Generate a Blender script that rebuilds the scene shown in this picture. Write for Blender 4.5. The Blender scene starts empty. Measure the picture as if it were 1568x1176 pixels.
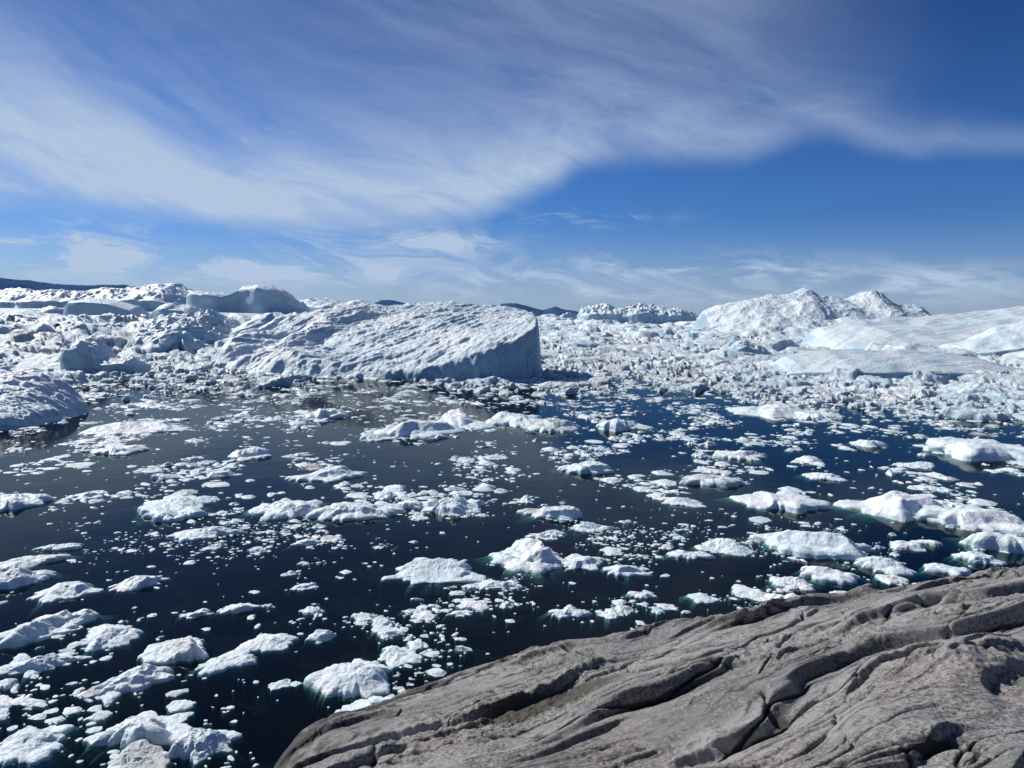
import bpy, math, numpy as np
from mathutils import Matrix, Vector
rad=math.radians
H=20.0
F=1132.0; P=rad(5.55); RO=rad(1.0)
SUN_AZ=-56.0; SUN_EL=39.0
sc=bpy.context.scene
# ---------------------------------------------------------------- survey helpers
f_=np.array([0,math.cos(P),-math.sin(P)]); r0=np.array([1.,0,0]); u0=np.array([0,math.sin(P),math.cos(P)])
r_=math.cos(RO)*r0+math.sin(RO)*u0; u_=-math.sin(RO)*r0+math.cos(RO)*u0
def ray(px,py): return f_+r_*((px-784)/F)+u_*((588-py)/F)
def ground(px,py,z=0.0):
    d=ray(px,py); t=(z-H)/d[2]; return d[0]*t,d[1]*t
def at_dist(px,py,Y):
    d=ray(px,py); return Y*d[0]/d[1],H+Y*d[2]/d[1]
def azel(px,py):
    d=ray(px,py); d=d/np.linalg.norm(d); return math.atan2(d[0],d[1]),math.asin(d[2])
# ---------------------------------------------------------------- noise
rng=np.random.default_rng(7)
perm=rng.permutation(256); perm=np.concatenate([perm,perm])
g3=rng.normal(size=(256,3)); g3/=np.linalg.norm(g3,axis=1)[:,None]
ang=rng.uniform(0,2*np.pi,256); g2=np.stack([np.cos(ang),np.sin(ang)],1)
def fade(t): return t*t*t*(t*(t*6-15)+10)
def n2(x,y):
    x=np.asarray(x,float);y=np.asarray(y,float)
    xf=np.floor(x);yf=np.floor(y);xi=xf.astype(int)&255;yi=yf.astype(int)&255;x=x-xf;y=y-yf
    u=fade(x);v=fade(y)
    def g(i,j):
        h=perm[perm[(xi+i)&255]+((yi+j)&255)]; G=g2[h]; return G[...,0]*(x-i)+G[...,1]*(y-j)
    a=g(0,0);b=g(1,0);c=g(0,1);d=g(1,1)
    return ((a+(b-a)*u)*(1-v)+(c+(d-c)*u)*v)*1.5
def n3(x,y,z):
    xf=np.floor(x);yf=np.floor(y);zf=np.floor(z)
    xi=xf.astype(int)&255;yi=yf.astype(int)&255;zi=zf.astype(int)&255;x=x-xf;y=y-yf;z=z-zf
    u=fade(x);v=fade(y);w=fade(z)
    def g(i,j,k):
        h=perm[perm[perm[(xi+i)&255]+((yi+j)&255)]+((zi+k)&255)];G=g3[h]
        return G[...,0]*(x-i)+G[...,1]*(y-j)+G[...,2]*(z-k)
    def L(a,b,t): return a+(b-a)*t
    return L(L(L(g(0,0,0),g(1,0,0),u),L(g(0,1,0),g(1,1,0),u),v),L(L(g(0,0,1),g(1,0,1),u),L(g(0,1,1),g(1,1,1),u),v),w)*1.5
def fbm2(x,y,o=4,g=.5):
    s=0;a=1
    for i in range(o): s=s+a*n2(x*2**i+i*17.3,y*2**i+i*9.1);a*=g
    return s
def rid2(x,y,o=4,g=.5):
    s=0;a=1;t=0
    for i in range(o): s=s+a*(1-2*np.abs(n2(x*2**i+i*7.3,y*2**i+i*29.1)));t+=a;a*=g
    return s/t
def ss(a,b,x):
    t=np.clip((x-a)/(b-a),0,1);return t*t*(3-2*t)
J=rng.uniform(0,1,(256,8))
def worley(x,y):
    xf=np.floor(x);yf=np.floor(y)
    F1=np.full(x.shape,9.);F2=np.full(x.shape,9.);ID=np.zeros(x.shape,int);CX=np.zeros(x.shape);CY=np.zeros(x.shape)
    for i in(-1,0,1):
        for j in(-1,0,1):
            cx=xf+i;cy=yf+j;h=perm[perm[cx.astype(int)&255]+(cy.astype(int)&255)]
            qx=cx+J[h,0];qy=cy+J[h,1];d=np.hypot(x-qx,y-qy)
            m=d<F1
            F2=np.where(m,F1,np.minimum(F2,d));ID=np.where(m,h,ID);CX=np.where(m,qx,CX);CY=np.where(m,qy,CY);F1=np.where(m,d,F1)
    return F1,F2,ID,CX,CY
# ---------------------------------------------------------------- mesh helpers
def mk(name,co,quads,mat,smooth=True,attrs={}):
    me=bpy.data.meshes.new(name)
    me.vertices.add(len(co));me.vertices.foreach_set('co',np.ascontiguousarray(co,dtype=np.float32).ravel())
    n=len(quads);me.loops.add(n*4);me.polygons.add(n)
    me.loops.foreach_set('vertex_index',np.ascontiguousarray(quads,dtype=np.int32).ravel())
    me.polygons.foreach_set('loop_start',np.arange(0,n*4,4,dtype=np.int32))
    me.polygons.foreach_set('loop_total',np.full(n,4,dtype=np.int32))
    me.polygons.foreach_set('use_smooth',np.full(n,smooth))
    for k,v in attrs.items():
        a=me.attributes.new(k,'FLOAT','POINT');a.data.foreach_set('value',np.ascontiguousarray(v,dtype=np.float32).ravel())
    me.update(calc_edges=True)
    me.materials.append(mat)
    ob=bpy.data.objects.new(name,me);sc.collection.objects.link(ob);return ob
def gridq(nr,nc):
    i=np.arange(nr*nc).reshape(nr,nc)
    return np.stack([i[:-1,:-1],i[:-1,1:],i[1:,1:],i[1:,:-1]],-1).reshape(-1,4)
# ---------------------------------------------------------------- node helpers
class NT:
    def __init__(s,nt): s.nt=nt;nt.nodes.clear()
    def new(s,t,**k):
        n=s.nt.nodes.new(t)
        for a,b in k.items(): setattr(n,a,b)
        return n
    def put(s,sock,v):
        if isinstance(v,bpy.types.NodeSocket): s.nt.links.new(v,sock)
        else: sock.default_value=v
    def M(s,op,a,b=None,c=None,clamp=False):
        n=s.new('ShaderNodeMath',operation=op,use_clamp=clamp)
        for i,v in enumerate((a,b,c)):
            if v is not None: s.put(n.inputs[i],v)
        return n.outputs[0]
    def add(s,a,b): return s.M('ADD',a,b)
    def sub(s,a,b): return s.M('SUBTRACT',a,b)
    def mul(s,a,b): return s.M('MULTIPLY',a,b)
    def ss(s,x,a,b,o0=0.,o1=1.):
        n=s.new('ShaderNodeMapRange',interpolation_type='SMOOTHSTEP')
        s.put(n.inputs[0],x);s.put(n.inputs[1],a);s.put(n.inputs[2],b);s.put(n.inputs[3],o0);s.put(n.inputs[4],o1);return n.outputs[0]
    def mix(s,f,a,b,bt='MIX'):
        n=s.new('ShaderNodeMix',data_type='RGBA',blend_type=bt)
        s.put(n.inputs[0],f)
        for i,v in((6,a),(7,b)):
            s.put(n.inputs[i],v if isinstance(v,bpy.types.NodeSocket) else (*v,1.))
        return n.outputs[2]
    def noise(s,vec,scale,det=4,rough=.5,dist=0.,col=False):
        n=s.new('ShaderNodeTexNoise');s.put(n.inputs['Vector'],vec);n.inputs['Scale'].default_value=scale
        n.inputs['Detail'].default_value=det;n.inputs['Roughness'].default_value=rough;n.inputs['Distortion'].default_value=dist
        return n.outputs['Color' if col else 'Fac']
    def xyz(s,x,y,z):
        n=s.new('ShaderNodeCombineXYZ')
        for i,v in enumerate((x,y,z)): s.put(n.inputs[i],v)
        return n.outputs[0]
    def sep(s,v):
        n=s.new('ShaderNodeSeparateXYZ');s.put(n.inputs[0],v);return n.outputs
    def mapping(s,v,scale=(1,1,1),rot=(0,0,0)):
        n=s.new('ShaderNodeMapping');s.put(n.inputs[0],v);n.inputs['Scale'].default_value=scale;n.inputs['Rotation'].default_value=rot;return n.outputs[0]
    def bump(s,h,strength,dist,normal=None):
        n=s.new('ShaderNodeBump');s.put(n.inputs['Height'],h);n.inputs['Strength'].default_value=strength;n.inputs['Distance'].default_value=dist
        if normal is not None: s.put(n.inputs['Normal'],normal)
        return n.outputs[0]
    def attr(s,name):
        n=s.new('ShaderNodeAttribute',attribute_name=name);return n.outputs['Fac']
def material(name):
    m=bpy.data.materials.new(name);m.use_nodes=True;return m,NT(m.node_tree)
# ---------------------------------------------------------------- materials
def ice_material(name,bumpd=0.25,scale=1.0,dirtk=1.,lo=(.62,.76,.81),hi=(.84,.88,.885),pit=.5,wall_shade=.8,w0=.70,w1=.28):
    m,t=material(name)
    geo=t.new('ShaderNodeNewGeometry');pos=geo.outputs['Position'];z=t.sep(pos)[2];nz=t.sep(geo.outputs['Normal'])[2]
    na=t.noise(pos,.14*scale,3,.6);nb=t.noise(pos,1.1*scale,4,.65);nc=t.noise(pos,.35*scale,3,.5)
    col=t.mix(t.ss(na,.38,.62),lo,hi)
    col=t.mix(t.mul(t.ss(nb,.48,.68),pit),col,(.43,.62,.70))
    # shade painted into the colour: steep faces go darker blue, tops stay white
    col=t.mix(t.mul(t.ss(t.add(nz,t.mul(t.sub(nb,.5),.5)),w0,w1),wall_shade),col,(.22,.37,.50))
    d=t.attr('dirt')
    dm=t.mul(t.ss(t.add(nc,t.mul(d,.35)),.60,.9),.6*dirtk)
    col=t.mix(dm,col,(.36,.34,.29))
    # ice seen through water: absorbed with depth
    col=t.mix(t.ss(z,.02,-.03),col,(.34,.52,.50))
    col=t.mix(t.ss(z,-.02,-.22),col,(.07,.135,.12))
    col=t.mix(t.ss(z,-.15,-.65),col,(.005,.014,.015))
    b=t.bump(t.noise(pos,2.0*scale,6,.7),1.,bumpd)
    p=t.new('ShaderNodeBsdfPrincipled');t.put(p.inputs['Base Color'],col);p.inputs['Roughness'].default_value=.38
    t.put(p.inputs['Specular IOR Level'],t.ss(z,-.03,.02,0.,.45))
    t.put(p.inputs['Normal'],b)
    o=t.new('ShaderNodeOutputMaterial');t.nt.links.new(p.outputs[0],o.inputs[0]);return m
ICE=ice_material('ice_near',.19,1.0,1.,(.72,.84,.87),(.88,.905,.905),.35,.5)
ICEF=ice_material('ice_far',1.2,.28,1.,wall_shade=.8)
ICE_B=ice_material('iceberg_ice',.55,.5,.6,wall_shade=.95,w0=.74,w1=.36)
def water_material():
    m,t=material('water')
    geo=t.new('ShaderNodeNewGeometry');pos=geo.outputs['Position']
    b=t.bump(t.noise(pos,1.4,3,.55),.25,.03)
    b=t.bump(t.noise(pos,.18,2,.5),.3,.10,b)
    # thin-sheet Fresnel: same reflectance from above and below
    fr=t.new('ShaderNodeFresnel');t.put(fr.inputs['IOR'],t.M('MULTIPLY_ADD',geo.outputs['Backfacing'],1/1.33-1.33,1.33));t.put(fr.inputs['Normal'],b)
    g=t.new('ShaderNodeBsdfGlossy');g.inputs['Roughness'].default_value=.05;g.inputs['Color'].default_value=(.56,.60,.60,1);t.put(g.inputs['Normal'],b)
    tr=t.new('ShaderNodeBsdfTransparent');tr.inputs['Color'].default_value=(.52,.72,.70,1)
    mx=t.new('ShaderNodeMixShader');t.put(mx.inputs[0],fr.outputs[0]);t.put(mx.inputs[1],tr.outputs[0]);t.put(mx.inputs[2],g.outputs[0])
    o=t.new('ShaderNodeOutputMaterial');t.put(o.inputs[0],mx.outputs[0]);return m
def plain(name,c,r=.9):
    m,t=material(name);pos=t.new('ShaderNodeNewGeometry').outputs['Position']
    n=t.noise(pos,.01,4,.6);col=t.mix(t.ss(n,.3,.7),tuple(x*.7 for x in c),c)
    p=t.new('ShaderNodeBsdfPrincipled');t.put(p.inputs['Base Color'],col);p.inputs['Roughness'].default_value=r
    p.inputs['Specular IOR Level'].default_value=.0
    o=t.new('ShaderNodeOutputMaterial');t.put(o.inputs[0],p.outputs[0]);return m
def rock_material():
    m,t=material('gneiss_rock')
    pos=t.new('ShaderNodeNewGeometry').outputs['Position']
    st=t.mapping(pos,(1,1,1),(0,0,rad(-20)));st=t.mapping(st,(.35,1.5,1.5))
    n1=t.noise(st,.9,6,.65,.4);n2_=t.noise(st,4.5,7,.78,.3);n3_=t.noise(pos,34,4,.8);n4=t.noise(pos,.55,4,.6,.3);n5=t.noise(pos,5,7,.8)
    n6=t.noise(pos,1.1,5,.6,.6)
    col=t.mix(t.ss(n1,.36,.60),(.205,.20,.192),(.36,.35,.332))
    col=t.mix(t.mul(t.ss(n4,.51,.64),.55),col,(.35,.29,.255))
    col=t.mix(t.mul(t.ss(n5,.51,.63),.7),col,(.095,.091,.087))
    col=t.mix(t.mul(t.ss(n2_,.53,.63),.7),col,(.07,.067,.064))
    col=t.mix(t.mul(t.mul(t.ss(n3_,.49,.60),t.ss(n6,.34,.60)),.88),col,(.038,.036,.033))
    col=t.mix(t.mul(t.ss(n3_,.46,.34),.6),col,(.58,.565,.54))
    cr=t.attr('crack');ed=t.attr('edge')
    col=t.mix(t.mul(t.ss(t.add(cr,t.mul(t.sub(n2_,.5),.9)),.25,.6),.92),col,(.018,.017,.015))
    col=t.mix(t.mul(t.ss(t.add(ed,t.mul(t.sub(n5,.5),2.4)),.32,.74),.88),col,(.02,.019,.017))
    ms=t.attr('moss')
    col=t.mix(t.mul(t.ss(t.add(ms,t.mul(t.sub(n3_,.5),.8)),.35,.75),.9),col,(.05,.042,.02))
    b=t.bump(n2_,.7,.05);b=t.bump(n5,.8,.04,b);b=t.bump(n3_,.9,.016,b)
    p=t.new('ShaderNodeBsdfPrincipled');t.put(p.inputs['Base Color'],col);p.inputs['Roughness'].default_value=.62
    p.inputs['Specular IOR Level'].default_value=.45;t.put(p.inputs['Normal'],b)
    o=t.new('ShaderNodeOutputMaterial');t.put(o.inputs[0],p.outputs[0]);return m
# ---------------------------------------------------------------- sea
def sheet(name,z,mat,R=40000):
    xs=np.array([-R,-3000,-500,0,500,3000,R],float);X,Y=np.meshgrid(xs,xs)
    mk(name,np.stack([X,Y,np.full_like(X,z)],-1).reshape(-1,3),gridq(7,7),mat)
sheet('sea_water',0.0,water_material())
sheet('seabed',-3.5,plain('deep_sea',(.005,.011,.012)))
# ---------------------------------------------------------------- floes (vectorised)
def floes(cx,cy,rx,ry,rot,h,R,S,seed,rough=.55,ledge=.18,flat=4.,K=6,shk=1.):
    cx,cy,rx,ry,rot,h=[np.asarray(a,float)[:,None,None] for a in(cx,cy,rx,ry,rot,h)]
    N=cx.shape[0];rg=np.random.default_rng(seed)
    nt=R-3
    f=np.concatenate([np.linspace(0,1,nt)**.75,[1.02,1.0+ledge,1.0+ledge*1.2]])[None,:,None]
    top=np.concatenate([np.ones(nt),[0,0,0]])[None,:,None]
    below=np.concatenate([np.zeros(nt),[-.07,-.5,-1.8]])[None,:,None]
    th=(np.arange(S)/S*2*np.pi)[None,None,:]
    sx=rg.uniform(0,200,(N,1,1));sy=rg.uniform(0,200,(N,1,1))
    c=np.cos(th);s=np.sin(th)
    out=1+.42*n2(sx+c*1.1,sy+s*1.1)+.24*n2(sx+50+c*2.6,sy+s*2.6)
    if S>30: out=out+.10*n2(sx+c*6,sy+s*6)+.05*n2(sx+c*14,sy+s*14)
    f=np.where(f>1.04,1+(f-1)*np.clip(.5+2.2*n2(sx+90+c*1.1,sy+s*1.1),.08,3),f)
    lx=f*out*c;ly=f*out*s
    q=rg.uniform(.3,.6,(N,1,1));ff=np.clip(f,0,1)
    dome=(1-ff**flat)**q
    blk=np.full(np.broadcast(lx,sx).shape,9.)
    for k in range(K):
        a=rg.uniform(0,2*np.pi,(N,1,1));d=rg.uniform(.5,1.0,(N,1,1));sl=rg.uniform(.5,3.5,(N,1,1))
        wob=.10*n2(lx*2.5+sx+k*9,ly*2.5+sy)
        blk=np.minimum(blk,sl*(d-(lx*np.cos(a)+ly*np.sin(a))+wob)+.12)
    a=rg.uniform(0,2*np.pi,(N,1,1));tp=rg.uniform(.05,.55,(N,1,1))
    blk=np.minimum(blk,.85+tp*(lx*np.cos(a)+ly*np.sin(a)))
    shelf=shk*rg.uniform(.15,.5,(N,1,1))*(1+.5*n2(lx*1.5+sx+30,ly*1.5+sy))
    z=np.maximum(np.minimum(blk,1.3),shelf)*dome
    edge=(1-ff**6)
    ax=lx*1.2+sx;ay=ly*1.2*np.maximum(ry/rx,.5)+sy
    det=rough*(.6*n2(ax,ay)+.5*(.3-np.abs(n2(ax*2.3+9,ay*2.3))))
    if R>9: det=det+rough*(.28*(.3-np.abs(n2(ax*5+3,ay*5)))+.12*(.3-np.abs(n2(ax*11,ay*11)))+.06*n2(ax*23,ay*23))
    z=np.maximum(z*(1+.5*det)+det*edge*.5,.07*(1-ff**3))
    Z=z*h*top+below*np.clip(.25+rx*.5,0,1)
    gx=lx*rx;gy=ly*ry
    X=cx+gx*np.cos(rot)-gy*np.sin(rot);Y=cy+gx*np.sin(rot)+gy*np.cos(rot)
    Z=np.broadcast_to(Z,X.shape)
    co=np.stack([X,Y,Z],-1).reshape(-1,3)
    i=np.arange(R*S).reshape(R,S);j=np.roll(i,-1,1)
    q1=np.stack([i[:-1],i[1:],j[1:],j[:-1]],-1).reshape(-1,4)
    qs=(q1[None]+(np.arange(N)*R*S)[:,None,None]).reshape(-1,4)
    dirt=np.repeat(rg.uniform(0,1,N)**4,R*S)
    return co,qs,dirt
def join(name,parts,mat,smooth):
    cs=[];qs=[];ds=[];o=0
    for c,q,d in parts: cs.append(c);qs.append(q+o);ds.append(d);o+=len(c)
    return mk(name,np.concatenate(cs),np.concatenate(qs),mat,smooth,{'dirt':np.concatenate(ds)})
FL=[(545,1032,128,80),(606,1000,62,38),(215,1112,140,66),(42,1135,105,62),(315,1135,92,58),(208,1040,115,36),(272,992,96,48),(165,970,80,46),
(50,965,130,44),(95,950,90,30),(65,1015,110,34),(410,982,92,38),(102,903,90,34),(212,892,80,24),(18,888,100,36),(30,862,110,26),(668,876,138,36),
(815,850,120,56),(888,858,70,30),(960,872,66,24),(1240,832,160,46),(1110,838,92,24),(1270,880,92,28),(1360,868,82,28),(1215,893,66,26),
(1192,917,58,20),(1380,775,180,50),(1480,790,170,56),(1545,832,120,36),(1200,765,110,42),(1090,735,90,26),(1045,768,84,14),(545,782,130,38),
(440,778,115,42),(270,770,100,46),(270,788,80,26),(315,815,100,28),(695,778,82,30),(630,773,50,18),(850,785,96,26),(905,808,62,16),(895,718,82,22),
(510,727,112,22),(1135,697,72,20),(385,695,74,20),(20,765,90,46),(640,657,120,34),(700,645,90,30),(790,640,90,40),(850,652,80,30),(952,650,80,30),
(1510,688,180,44),(1180,628,110,26),(1240,636,60,24),(215,655,130,26),(182,688,66,22),(500,634,60,20),(1340,858,56,20),(466,897,42,16),(350,1012,100,26),
(300,940,46,16),(362,930,56,20),(985,910,44,16),(872,938,62,18),(938,938,36,20),(1076,913,42,20),(1500,856,64,20),(1450,872,54,20),(745,897,60,14),
(1290,912,40,14),(555,943,30,18),(640,985,30,20),(490,975,50,18),(705,940,40,14),(130,760,50,14),(90,838,60,14),(840,820,60,16),(470,830,44,14),
(1400,712,60,14),(1330,680,50,14),(1240,705,50,16),(1260,730,60,14),(580,670,50,14),(760,700,40,12),(1060,850,60,14),(1420,830,44,12)]
for k,(px,py,w,h) in enumerate(FL):
    gx,gy=ground(px,py+h*.12);dd=gy*math.cos(P)+H*math.sin(P);r=math.hypot(gx,gy);dep=math.atan2(H,r)
    wm=w/F*dd;hm=h/F*dd;rg=np.random.default_rng(k)
    ht=min(.20*wm*rg.uniform(.7,1.2),.55*hm/math.cos(dep))
    ry=min(max(.28*wm,(hm-ht*.8*math.cos(dep))/(2*math.sin(dep))),.62*wm)
    R,S=(48,120) if w>55 else (26,60)
    c,q,d=floes([gx],[gy],[wm*.48],[ry*.93],[-math.atan2(gx,gy)+rg.uniform(-.15,.15)],[ht],R,S,1000+k,rg.uniform(.3,.5),.32,rg.uniform(3,8))
    if px in(850,1090): d[:]=.7
    else: d[:]=d*.3
    mk('ice_floe',c,q,ICE,True,{'dirt':d})
def scatter(N,r0,r1,az=40,seed=0,dens=None):
    rg=np.random.default_rng(seed);xs=[];ys=[];n=0
    while n<N:
        r=np.sqrt(rg.uniform(r0*r0,r1*r1,N*3));a=rg.uniform(-rad(az),rad(az),N*3);x=r*np.sin(a);y=r*np.cos(a)
        m=rg.uniform(0,1,N*3)<dens(x,y);xs.append(x[m]);ys.append(y[m]);n+=m.sum()
    return np.concatenate(xs)[:N],np.concatenate(ys)[:N]
def dens_n(x,y): return np.clip(ss(.0,.6,fbm2(x/11+3,y/14+8,3)+.45*n2(x/2.5,y/2.5)),.035,1)
def bits(N,r0,r1,s0,s1,alpha,seed,dens,hs=.35,R=6,S=9,rough=.5,K=3,ry0=.4,ledge=.08):
    x,y=scatter(N,r0,r1,42,seed,dens);rg=np.random.default_rng(seed+1)
    u=rg.uniform(0,1,N);s=(s0**-alpha+u*(s1**-alpha-s0**-alpha))**(-1/alpha)
    return floes(x,y,s,s*rg.uniform(ry0,1,N),rg.uniform(0,6.28,N),s*hs*rg.uniform(.35,1.2,N),R,S,seed+2,rough,ledge,4.,K)
join('brash_ice',[bits(4200,26,80,.07,.55,1.3,11,dens_n,.26,6,8,.6,4,.35,.05),bits(11500,75,215,.16,1.7,1.2,21,dens_n,.26,6,8,.6,4,.35,.05),
  bits(460,30,150,.4,1.7,1.3,31,dens_n,.40,16,30,.45,4,.45,.2)],ICE,False)
# ---------------------------------------------------------------- pack ice field
def cover(x,y):
    r=np.hypot(x,y);a=np.arctan2(x,y)
    st=222-38*ss(.2,.5,a)-15*ss(-.25,-.5,a)
    e=r+60*fbm2(x/60+5,y/60+2,3)
    return .55*ss(st-60,st+50,e)+.34*ss(st+10,st+150,e)
na_=1150;dep=np.concatenate([np.arange(9.0,2.0,-.0125),np.arange(2.0,.28,-.010)])
rr=H/np.tan(np.radians(dep));aa=np.radians(np.linspace(-42,42,na_))
Rg,Ag=np.meshgrid(rr,aa,indexing='ij');X=Rg*np.sin(Ag);Y=Rg*np.cos(Ag)
far=ss(260,900,Rg);left=ss(.05,-.35,Ag);vf=ss(550,1000,Rg)
def cells(sz,seed,pm,hb,ht,tilt,gap):
    wx=X/sz+seed+.3*n2(X/sz*1.3,Y/sz*1.3)+.1*n2(X/sz*4,Y/sz*4);wy=Y/sz+seed*1.7+.3*n2(X/sz*1.3+40,Y/sz*1.3)
    F1,F2,ID,CX,CY=worley(wx,wy)
    pres=J[ID,2]<cover((CX-seed)*sz,(CY-seed*1.7)*sz)*pm
    h=hb+ht*J[ID,3]**2.5+tilt*((wx-CX)*(J[ID,4]-.5)+(wy-CY)*(J[ID,5]-.5))*sz
    e=ss(0,1,(F2-F1)/(gap+.45*far))
    return np.where(pres,-.8+(h+.8)*e,-1.),ID
z0,_=cells(26,5.3,.55,1.2,4.0,.2,.3)
z1,i1=cells(11,13.3,.72,.5,2.2,.3,.2);z2,i2=cells(4.2,71.1,.75,.25,1.0,.5,.22);z3,_=cells(1.7,37.7,.75,.15,.5,.5,.25)
z0=np.where((Rg>300)&(Rg<950),z0,-1);z1=np.where(Rg<800,z1,-1);z3=np.where(Rg<360,z3,-1);z2=np.where(Rg<600,z2,-1)
Z=np.maximum(np.maximum(z0,z1),np.maximum(z2,z3));Z=np.where(Rg>900,np.maximum(Z,.6+.4*n2(X/150,Y/150)),Z)
big=(np.clip(rid2(X/95+2,Y/95+7,3)-.15,0,2)*(1-vf)+vf*np.clip(n2(X/170+2,Y/170)*.6+.25,0,1))*(5+8*far)*(.45+1.2*left)*ss(225,300,Rg)
mid=np.clip(rid2(X/26+2,Y/26+7,2)-.22,0,2)*(1.6+2.0*far)*(1+left)*ss(200,300,Rg)*(1-vf)
Z=np.where(Z>-.2,Z+big*.9+mid+(.5*fbm2(X/6,Y/6,2)*ss(700,400,Rg)+.4*fbm2(X/2.2,Y/2.2,3)*ss(450,280,Rg))*ss(0,.4,Z),Z)
q=gridq(*X.shape);zf=Z.ravel();keep=zf[q].max(1)>-.15;q=q[keep][:,::-1]
dirt=(ss(-.1,.5,fbm2(X/70+9,Y/70+1,3))*.9*(J[i1,6]**1.0)).ravel()
used=np.unique(q);mp=np.zeros(len(zf),int);mp[used]=np.arange(len(used))
mk('pack_ice',np.stack([X,Y,Z],-1).reshape(-1,3)[used],mp[q],ICEF,True,{'dirt':dirt[used]})
def dens_f(x,y): return np.clip(cover(x,y)*1.1*ss(-.5,.3,fbm2(x/30,y/30,3)),0,1)
def dens_l(x,y): return dens_f(x,y)*(.25+.75*ss(.1,-.35,np.arctan2(x,y)))
def dens_m(x,y): return np.clip(cover(x*1.15,y*1.15)+.08,0,1)*ss(-.3,.3,fbm2(x/30,y/30,3))
join('ice_blocks',[bits(5000,150,420,.4,2.8,1.4,41,dens_m,.36,7,11),bits(1800,300,1100,1.5,8,1.3,51,dens_f,.36,8,13)],ICEF,False)
join('small_icebergs',[bits(420,250,1300,5,30,1.2,61,dens_l,.32,30,64,.5,6),bits(480,900,3800,14,70,1.2,71,dens_f,.38,30,64,.5,6),bits(2200,750,2600,5,22,1.1,81,dens_f,.42,12,22,.5,4)],ICEF,True)
# ---------------------------------------------------------------- icebergs
def tps(pts,vals,qx,qy):
    pts=np.array(pts,float);v=np.array(vals,float);n=len(v)
    def K(d2): return d2*np.log(d2+1e-9)*.5
    A=K(((pts[:,None]-pts[None])**2).sum(-1));Pm=np.c_[np.ones(n),pts];Mx=np.block([[A,Pm],[Pm.T,np.zeros((3,3))]])
    w=np.linalg.solve(Mx,np.r_[v,0,0,0]);out=w[n]+w[n+1]*qx+w[n+2]*qy
    for i in range(n): out=out+w[i]*K((qx-pts[i,0])**2+(qy-pts[i,1])**2)
    return out
def polysd(poly,x,y):
    poly=np.array(poly,float);d=np.full(x.shape,1e9);ins=np.zeros(x.shape,bool);n=len(poly)
    for i in range(n):
        a=poly[i];b=poly[(i+1)%n];e=b-a;t=np.clip(((x-a[0])*e[0]+(y-a[1])*e[1])/(e@e),0,1)
        d=np.minimum(d,np.hypot(x-a[0]-t*e[0],y-a[1]-t*e[1]))
        c=((a[1]>y)!=(b[1]>y))&(x<(b[0]-a[0])*(y-a[1])/(b[1]-a[1]+1e-12)+a[0]);ins^=c
    return np.where(ins,d,-d)
def main_berg():
    poly=[(-88,222),(-76,217),(-66,214),(-55,213),(-40,212),(-22,211.5),(-9,211),(2,213),(8.2,216),(9,226),(8.5,240),(6,256),(-6,268),(-30,272),(-60,275),(-90,272),(-104,258),(-100,238)]
    pts=[(-84,222),(-70,216),(-55,214),(-38,213),(-22,212.5),(-9,212),(3,214),(8,218),(8.5,232),(6,254),(-10,262),(-35,266),(-62,266),(-84,264),(-98,250),(-80,238),(-62,238),(-40,236),(-15,236),(-60,252),(-30,252),(-80,252)]
    hs=[1,1,1.2,1.8,4.0,8,12.5,17,19.5,20.8,21.3,20.5,19.5,15,9,6,8.0,10,15.5,14,17.5,11.5]
    x=np.arange(-108,13,.26);y=np.arange(207,280,.26);Xb,Yb=np.meshgrid(x,y)
    sd=polysd(poly,Xb,Yb)+1.0*fbm2(Xb/6,Yb/6,3)
    Hh=tps(pts,hs,Xb,Yb)
    ca,sa=math.cos(rad(28)),math.sin(rad(28));s=Xb*ca+Yb*sa;t=-Xb*sa+Yb*ca
    t=t+1.8*n2(s/14,t/14)+.5*n2(s/4,t/4)
    lf=ss(-30,-75,Xb)
    rip=rid2(s/24,t/4.2,2)*.75+rid2(s/13+4,t/1.9,2)*.42+rid2(s/7+4,t/.9,2)*.16+1.3*n2(s/40,t/9)
    Hh=Hh+(rip*.95+lf*3.0*n2(s/18+3,t/9+5)+lf*2.2*np.clip(rid2(s/30,t/12+2,3),0,1))*ss(0,6,sd)+.25*fbm2(Xb/2,Yb/2,3)
    wd=2.0+9*lf
    e=ss(-.2,1,sd/wd)**.75
    Zb=-1.2+(Hh+1.2)*e
    k=sd>-1.0
    Yd=Yb+1.1*n3(Xb/3,Zb/4,Yb*0)*(1-ss(1,4,sd))
    q=gridq(*Xb.shape);kk=k.ravel()[q].all(1);q=q[kk];u=np.unique(q);mp=np.zeros(Xb.size,int);mp[u]=np.arange(len(u))
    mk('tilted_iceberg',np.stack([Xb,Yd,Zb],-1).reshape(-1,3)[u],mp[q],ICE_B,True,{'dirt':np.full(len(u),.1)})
main_berg()
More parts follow.
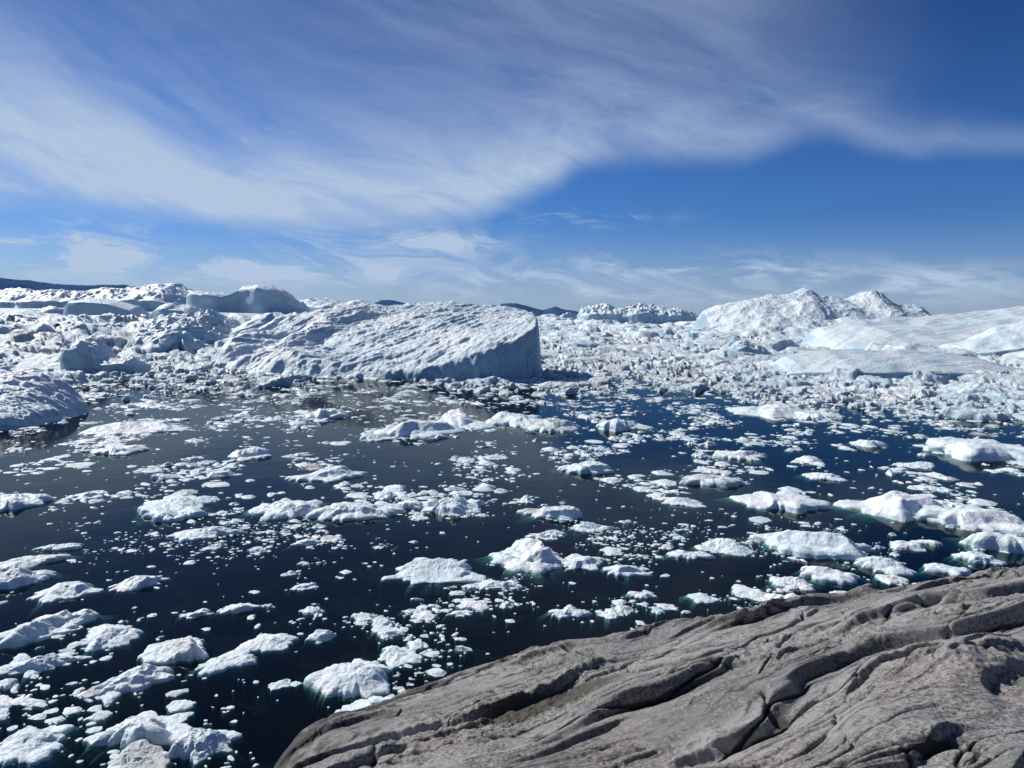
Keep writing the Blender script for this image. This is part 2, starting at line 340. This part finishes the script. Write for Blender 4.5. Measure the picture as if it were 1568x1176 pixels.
def berg(name,prof,Y0,depth,cf=.4,fc=.5,amp=1.,L=12,n=260,back=.6,dirt=.05,rip=0.,seed=0,mat=None,fine=.5):
    Yc=Y0+cf*depth;pr=[at_dist(a,b,Yc) for a,b in prof]
    xs=np.array([p[0] for p in pr]);hs=np.array([p[1] for p in pr])
    w=xs[-1]-xs[0];xx=np.linspace(xs[0]-.01*w,xs[-1]+.01*w,n);ny=max(60,int(n*min(1,depth/w)))
    v=np.linspace(0,1,ny);Xb,V=np.meshgrid(xx,v)
    Pf=np.interp(Xb,xs,hs);end=ss(0,.035,(Xb-xx[0])/(xx[-1]-xx[0]))*ss(0,.035,(xx[-1]-Xb)/(xx[-1]-xx[0]))
    C=np.interp(V,[0,.035,.5*(cf+.035),cf,cf+.3*(1-cf),.96,1],[-.05,fc,(fc+1)*.5+.03,1,.97,back,-.05])
    yy=Y0+depth*V+depth*.10*n2(Xb/w*3+seed,V*0+seed)+L*.25*n2(Xb/L+seed,V*0+seed)
    tt=(Xb-xx[0])/(xx[-1]-xx[0])*2-1
    yy=yy*1.0+np.where(V<.5,1,-1)*depth*.30*(np.abs(tt)**4)*np.abs(1-2*V)
    Zb=Pf*C*end
    wgt=ss(0,.12,V)*ss(1,.9,V)*end
    Zb=Zb+amp*wgt*(1.5*rid2(Xb/L/2.4+seed,yy/L/2.4,3)-.7+.7*n2(Xb/L+seed,yy/L)+.45*fine*2*rid2(Xb/L*2+seed,yy/L*2,3,.5))
    if rip: Zb=Zb+rip*wgt*rid2((Xb+yy*.6)/(L*3)+seed,(yy-Xb*.5)/(L*.4),3)
    yy=yy+amp*.8*n3(Xb/L*2.5,Zb/L*2.5,Xb*0+seed)*(1-ss(.1,.3,V)*ss(1,.8,V))
    Zb=np.where((V<.004)|(V>.996)|(end<.01),-1.5,Zb)
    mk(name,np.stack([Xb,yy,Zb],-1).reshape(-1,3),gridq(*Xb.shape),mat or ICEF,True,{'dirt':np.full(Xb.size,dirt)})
berg('iceberg',[(1068,500),(1078,476),(1100,466),(1130,462),(1160,457),(1190,452),(1210,451),(1225,444),(1240,442),(1256,450),(1270,454),(1300,458),(1322,451),(1338,450),(1350,455),(1366,463),(1385,464),(1405,465),(1418,474),(1424,505)],790,150,.5,.3,4,38,460,seed=3.3,fine=.6)
berg('iceberg',[(1060,512),(1120,500),(1180,490),(1240,486),(1330,492),(1400,502),(1440,515)],640,110,.5,.25,3.5,24,300,seed=13.3)
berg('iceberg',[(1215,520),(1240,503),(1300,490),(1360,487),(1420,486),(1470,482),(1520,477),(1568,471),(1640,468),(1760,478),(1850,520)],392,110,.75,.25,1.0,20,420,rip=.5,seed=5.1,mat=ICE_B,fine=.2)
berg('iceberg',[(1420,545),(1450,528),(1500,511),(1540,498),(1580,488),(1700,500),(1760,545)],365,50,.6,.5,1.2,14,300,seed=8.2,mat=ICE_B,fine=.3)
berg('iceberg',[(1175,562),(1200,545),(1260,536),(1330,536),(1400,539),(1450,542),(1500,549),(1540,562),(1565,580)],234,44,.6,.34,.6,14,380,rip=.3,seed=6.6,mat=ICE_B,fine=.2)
berg('iceberg',[(98,490),(104,470),(120,461),(150,458),(185,463),(210,472),(222,488)],700,70,.3,.9,1.8,30,200,seed=21.3,fine=.3)
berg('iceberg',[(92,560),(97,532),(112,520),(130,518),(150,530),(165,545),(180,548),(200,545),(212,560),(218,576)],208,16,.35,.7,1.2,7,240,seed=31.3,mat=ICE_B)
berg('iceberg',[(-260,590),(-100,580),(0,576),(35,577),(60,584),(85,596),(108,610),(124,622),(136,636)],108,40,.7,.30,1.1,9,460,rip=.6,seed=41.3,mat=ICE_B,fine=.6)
berg('iceberg',[(282,480),(292,447),(310,443),(330,446),(352,450),(366,444),(380,437),(405,436),(425,441),(436,448),(445,462),(470,478)],1000,150,.25,.9,4,45,260,seed=51.3,fine=.5)
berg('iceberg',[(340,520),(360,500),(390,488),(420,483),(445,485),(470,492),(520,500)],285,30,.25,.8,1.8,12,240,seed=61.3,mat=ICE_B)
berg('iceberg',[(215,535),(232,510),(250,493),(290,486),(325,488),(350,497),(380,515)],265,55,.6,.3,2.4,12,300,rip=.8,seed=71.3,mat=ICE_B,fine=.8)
berg('iceberg',[(885,487),(893,474),(905,470),(930,471),(950,475),(985,469),(1010,473),(1040,477),(1068,481),(1078,492)],1450,170,.3,.6,6,30,320,seed=81.3,fine=1.2)
berg('iceberg',[(-40,455),(0,447),(50,450),(100,447),(140,444),(200,442),(262,440),(275,446),(300,455),(330,470)],1500,300,.4,.5,8,60,360,seed=91.3,fine=.9)
berg('iceberg',[(430,480),(445,462),(480,460),(520,461),(545,459),(560,466),(600,470),(640,468),(690,463),(700,470),(760,472),(800,480)],1400,260,.3,.7,5,50,320,seed=101.3,fine=.8)
berg('iceberg',[(1118,545),(1125,528),(1140,519),(1152,526),(1170,534),(1190,548)],330,14,.4,.7,1.0,6,160,seed=111.3,mat=ICE_B)
berg('iceberg',[(1455,612),(1475,597),(1500,590),(1525,597),(1550,608),(1568,618)],188,12,.4,.5,.9,5,200,seed=121.3,mat=ICE_B)
berg('iceberg',[(0,515),(10,506),(40,502),(70,505),(92,515)],420,30,.3,.8,2,12,160,seed=131.3,mat=ICE_B)
berg('iceberg',[(150,530),(175,512),(200,505),(222,510),(240,530)],300,24,.3,.8,1.6,9,160,seed=141.3,mat=ICE_B)
berg('iceberg',[(-30,500),(0,484),(40,478),(80,482),(110,490),(130,502)],560,50,.25,.85,2.5,22,200,seed=151.3)
berg('iceberg',[(225,482),(240,470),(262,466),(290,470),(310,480)],620,50,.3,.8,2.5,22,180,seed=161.3)
def hills(name,prof,Y0,c):
    pr=[at_dist(a,b,Y0) for a,b in prof];xs=np.array([p[0] for p in pr]);hs=np.array([p[1] for p in pr])
    xx=np.linspace(xs[0],xs[-1],300);v=np.linspace(0,1,20);Xb,V=np.meshgrid(xx,v);Pf=np.interp(Xb,xs,hs)
    Zb=Pf*np.interp(V,[0,.25,.5,1],[-.1,.75,1,0])+Y0*.0012*fbm2(Xb/(Y0*.03),V*4,4)*ss(0,.3,V)
    mk(name,np.stack([Xb,Y0-600+V*1600,Zb],-1).reshape(-1,3),gridq(*Xb.shape),c)
HM=plain('distant_land',(.05,.11,.24))
hills('distant_hills',[(-300,402),(-60,420),(0,425),(40,428),(70,433),(120,435),(180,434),(215,441),(280,452)],9000,HM)
hills('distant_hills',[(520,480),(572,464),(580,459),(600,459),(618,464),(640,480)],9000,HM)
hills('distant_hills',[(750,480),(768,464),(790,463),(812,470),(832,474),(852,469),(866,474),(900,480)],9000,HM)
# ---------------------------------------------------------------- foreground rock
CR=[(300,1400),(360,1260),(405,1176),(450,1110),(510,1070),(600,1040),(700,1003),(800,980),(900,960),(1000,945),(1100,932),(1200,934),(1290,928),(1350,904),(1450,886),(1568,868),(1750,840),(2000,805)]
ca=[];cr=[];cd=[]
for px,py in CR:
    D=np.interp(px,[400,1568],[5.0,3.6]);x,y=ground(px,py,H-D);ca.append(math.atan2(x,y));cr.append(math.hypot(x,y));cd.append(D)
ca=[rad(-100),rad(-60)]+ca+[rad(75),rad(100)];cr=[3,4.2]+cr+[16,16];cd=[5,5]+cd+[3,3]
az=np.radians(np.concatenate([np.linspace(-80,-30,120)[:-1],np.linspace(-30,45,1050),np.linspace(45,90,120)[1:]]))
rl=np.concatenate([np.linspace(.3,2.8,40)[:-1],np.geomspace(2.8,16,900),np.geomspace(16.2,30,60)])
Rr,Az=np.meshgrid(rl,az,indexing='ij')
azu=np.radians(np.linspace(-80,90,1701));rc=np.interp(azu,ca,cr);kern=np.hanning(21);kern/=kern.sum();rc=np.convolve(np.pad(rc,10,'edge'),kern,'valid')
Rc=np.interp(az,azu,rc)
Dc=np.interp(az,ca,cd)
Rc=Rc[None]*.97;Dc=Dc[None]
X=Rr*np.sin(Az);Y=Rr*np.cos(Az)
th=rad(20);s=X*math.cos(th)+Y*math.sin(th);t=-X*math.sin(th)+Y*math.cos(th)
u=Rr-Rc
base=-1.6-(Dc-1.6)*np.minimum(Rr/Rc,1)
o=np.clip(u,0,None);sl=(Dc-1.6)/Rc
k_=.9;lim=2.2
base=base-np.where(o<lim,sl*o+.5*k_*o*o,sl*o+.5*k_*lim*lim+k_*lim*(o-lim))
tw=t+.6*n2(s/4,t/3)+.26*n2(s/1.3+5,t/1.1)+.06*n2(s/.5,t/.4)
big=.22*n2(s/5+1,tw/2.5+3)+.08*rid2(s/6+8,tw/1.8,1)-.20*ss(.5,.0,Az)-.02
def ledge(fr,ph,am,sharp=.08):
    w=tw*fr+ph+.5*n2(s/5+ph,tw/4);fr_=w-np.floor(w);return am*(ss(0,sharp,fr_)-fr_),np.exp(-(np.minimum(fr_,1-fr_)/.03)**2)
la,ka=ledge(.62,.3,.17);lb,kb=ledge(1.5,4.7,.09,.07);lc,kc=ledge(4.1,2.2,.03,.15)
ma=ss(-.3,.2,n2(s/3+7,t/2));mb=ss(-.05,.3,n2(s/2+17,t/1.4));mc=ss(.0,.35,n2(s/1.5+27,t/1.))
nn=n2(s/2.6+20,tw/1.0+11);c1=np.exp(-(nn/.014)**2)*ss(-.35,.0,n2(s/2.5+3,t/2.5+2))
nn2=n2(s/1.1+60,tw/.8+31);c2=np.exp(-(nn2/.016)**2)*ss(.0,.3,n2(s/3,t/3+50))
m4=ss(-.2,.2,n2(s/1.8+11,t/1.2+77))
F1,F2,ID,_,_=worley(s/1.9+.45*n2(s,t*1.5)+40,t/.8+20+.35*n2(s/1.2,t)+.12*n2(s*3,t*3))
w1=np.exp(-((F2-F1)/.025)**2)*m4;slab=(J[ID,1]-.5)*ss(0,.10,F2-F1)*m4
F1,F2,ID,_,_=worley(s/.7+.3*n2(s*2,t*3)+140,tw/.26+120);m5=ss(.0,.3,n2(s/1.3+31,t/1.0+7))
w2=np.exp(-((F2-F1)/.05)**2)*m5;slab2=(J[ID,1]-.5)*ss(0,.2,F2-F1)*m5
rel=big+la*ma+lb*mb+lc*mc-.06*c1-.03*c2+.09*slab-.04*w1+.06*slab2-.02*w2
rgh=ss(-.05,.4,n2(s/2.2+70,t/1.5+9))
rel=rel+.04*rgh*rid2(s/1.1,tw/.38,4,.6)+.020*fbm2(X/.2,Y/.2,3,.65)*(.35+rgh)+.035*fbm2(X/.9,Y/.9,2)
Zr=H+base+rel*ss(0.5,3,Rr)
mx,my=ground(850,1072,H-4.1)
moss=np.exp(-(((s-(mx*math.cos(th)+my*math.sin(th)))/1.1)**2+((t-(-mx*math.sin(th)+my*math.cos(th)))/.4)**2))
moss=np.maximum(moss,.6*c1*ss(0,.4,n2(s/2+3,t/2)))
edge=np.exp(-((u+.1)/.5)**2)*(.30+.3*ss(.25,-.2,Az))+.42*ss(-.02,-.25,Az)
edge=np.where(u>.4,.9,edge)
crack=np.clip(c1*.9+.8*c2+.6*w1+.4*w2+.5*ka*ma+.35*kb*mb+.15*kc*mc,0,1)
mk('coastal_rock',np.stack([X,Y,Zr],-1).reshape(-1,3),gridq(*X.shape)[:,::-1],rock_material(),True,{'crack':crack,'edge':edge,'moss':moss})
# ---------------------------------------------------------------- sky
w=bpy.data.worlds.new('World');sc.world=w;w.use_nodes=True;t=NT(w.node_tree)
sky=t.new('ShaderNodeTexSky',sky_type='NISHITA');sky.sun_disc=False;sky.sun_elevation=rad(SUN_EL);sky.sun_rotation=rad(SUN_AZ%360)
sky.altitude=200;sky.air_density=1.0;sky.dust_density=.25;sky.ozone_density=3.0
g=t.new('ShaderNodeTexCoord').outputs['Generated']
vx,vy,vz=t.sep(g)
az_=t.M('ARCTAN2',vx,vy);el_=t.M('ARCSINE',vz)
tint=t.mix(t.ss(el_,0.,.16),(.31,.47,.86),(.21,.43,.82))
tint=t.mix(t.ss(el_,.12,.42),tint,(.14,.29,.56))
skc=t.mix(1.,sky.outputs[0],tint,'MULTIPLY')
wn=t.new('ShaderNodeSeparateColor');t.put(wn.inputs[0],t.noise(g,3.0,4,.5,0,True))
azw=t.add(az_,t.mul(t.sub(wn.outputs[0],.5),.20));elw=t.add(el_,t.mul(t.sub(wn.outputs[1],.5),.07))
def curve(x,pts,lo=-.8,hi=.8,vs=1.):
    n=t.new('ShaderNodeFloatCurve');c=n.mapping.curves[0]
    P_=[((a-lo)/(hi-lo),v/vs) for a,v in pts]
    c.points[0].location=P_[0];c.points[1].location=P_[-1]
    for p in P_[1:-1]: c.points.new(*p)
    n.mapping.update();t.put(n.inputs['Value'],t.M('MULTIPLY_ADD',x,1/(hi-lo),-lo/(hi-lo),clamp=True));return t.mul(n.outputs[0],vs)
A=lambda px,py=300: azel(px,py)[0]
E=curve(azw,[(-.8,azel(0,335)[1])]+[azel(a,b) for a,b in[(0,328),(200,336),(400,350),(560,350),(690,338),(800,305),(920,258),(1150,240),(1290,222),(1380,248),(1568,242)]]+[(.8,azel(1568,240)[1])],vs=.5)
Pk=curve(azw,[(-.8,1.05),(A(0),1.1),(A(400),1.05),(A(700),.85),(A(950),.45),(A(1200),.36),(A(1350),.55),(A(1480),.55),(.8,.45)],vs=1.2)
W=curve(azw,[(-.8,.14),(A(0),.14),(A(300),.11),(A(600),.09),(A(900),.09),(A(1200),.06),(A(1350),.035),(.8,.022)])
Hz=curve(azw,[(-.8,.24),(A(0),.18),(A(400),.17),(A(800),.30),(A(1050),.26),(A(1200),.16),(A(1330),.06),(A(1450),.0),(.8,0)])
T=t.sub(elw,E)
rt=t.M('DIVIDE',T,W)
body=t.M('EXPONENT',t.mul(t.mul(rt,rt),-1.))
dm=t.mul(t.ss(T,-.010,.035),t.add(t.mul(Pk,body),Hz))
st=t.xyz(t.add(t.mul(azw,1.8),t.mul(elw,1.4)),t.add(t.mul(elw,5.5),t.mul(azw,2.0)),0.)
s1=t.noise(st,1.3,7,.58,.8)
st2=t.xyz(t.add(t.mul(azw,2.5),t.mul(elw,1.)),t.add(t.mul(elw,9.),t.mul(azw,1.5)),3.)
s2=t.noise(st2,2.2,8,.66,.9)
tex=t.add(t.mul(t.ss(s1,.30,.70),.8),t.mul(t.ss(s2,.34,.66),.38))
tex=t.add(.34,t.mul(tex,.9))
dm=t.mul(dm,tex)
def blob(px,py,wx,wy,a):
    A0,E0=azel(px,py);dx=t.M('DIVIDE',t.sub(az_,A0),wx/F);dy=t.M('DIVIDE',t.sub(el_,E0),wy/F)
    return t.mul(t.M('EXPONENT',t.mul(t.add(t.mul(dx,dx),t.mul(dy,dy)),-1.)),a)
bl=blob(80,375,320,30,1.2)
for b in[(640,370,120,18,1.5),(890,332,90,11,1.3),(250,405,280,20,.7),(600,420,280,18,.6),(1030,412,220,20,1.0),(1400,430,150,18,.8),(1000,452,400,14,.6)]: bl=t.add(bl,blob(*b))
s3=t.noise(t.xyz(t.mul(azw,7.),t.add(t.mul(elw,27.),t.mul(azw,2.)),7.),1.2,7,.66,.8)
lw=t.mul(bl,t.ss(s3,.41,.68))
hz=t.mul(t.ss(el_,.13,.0),.38)
den=t.M('MINIMUM',t.add(t.add(dm,lw),hz),.93)
den=t.mul(den,t.ss(el_,-.05,.0))
den=t.mul(den,t.ss(vy,-.4,.5,.22,1.))
fin=t.mix(den,skc,(4.6,5.75,7.5))
bg=t.new('ShaderNodeBackground');t.put(bg.inputs[0],fin);bg.inputs[1].default_value=.1
o=t.new('ShaderNodeOutputWorld');t.put(o.inputs[0],bg.outputs[0])
# ---------------------------------------------------------------- sun, camera
L=bpy.data.lights.new('sun','SUN');L.energy=4.9;L.angle=rad(.5);L.color=(1,.97,.915)
so=bpy.data.objects.new('sun',L);sc.collection.objects.link(so)
sd_=Vector((math.sin(rad(SUN_AZ))*math.cos(rad(SUN_EL)),math.cos(rad(SUN_AZ))*math.cos(rad(SUN_EL)),math.sin(rad(SUN_EL))))
so.rotation_euler=sd_.to_track_quat('Z','Y').to_euler()
cam=bpy.data.cameras.new('camera');cam.sensor_width=36;cam.lens=36*F/1568;cam.clip_start=.1;cam.clip_end=90000
co=bpy.data.objects.new('camera',cam);sc.collection.objects.link(co)
Mx=Matrix.Identity(4)
for i in range(3): Mx[i][0]=r_[i];Mx[i][1]=u_[i];Mx[i][2]=-f_[i]
Mx[2][3]=H;co.matrix_world=Mx
sc.camera=co
sc.view_settings.view_transform='Standard';sc.view_settings.look='None';sc.view_settings.exposure=0
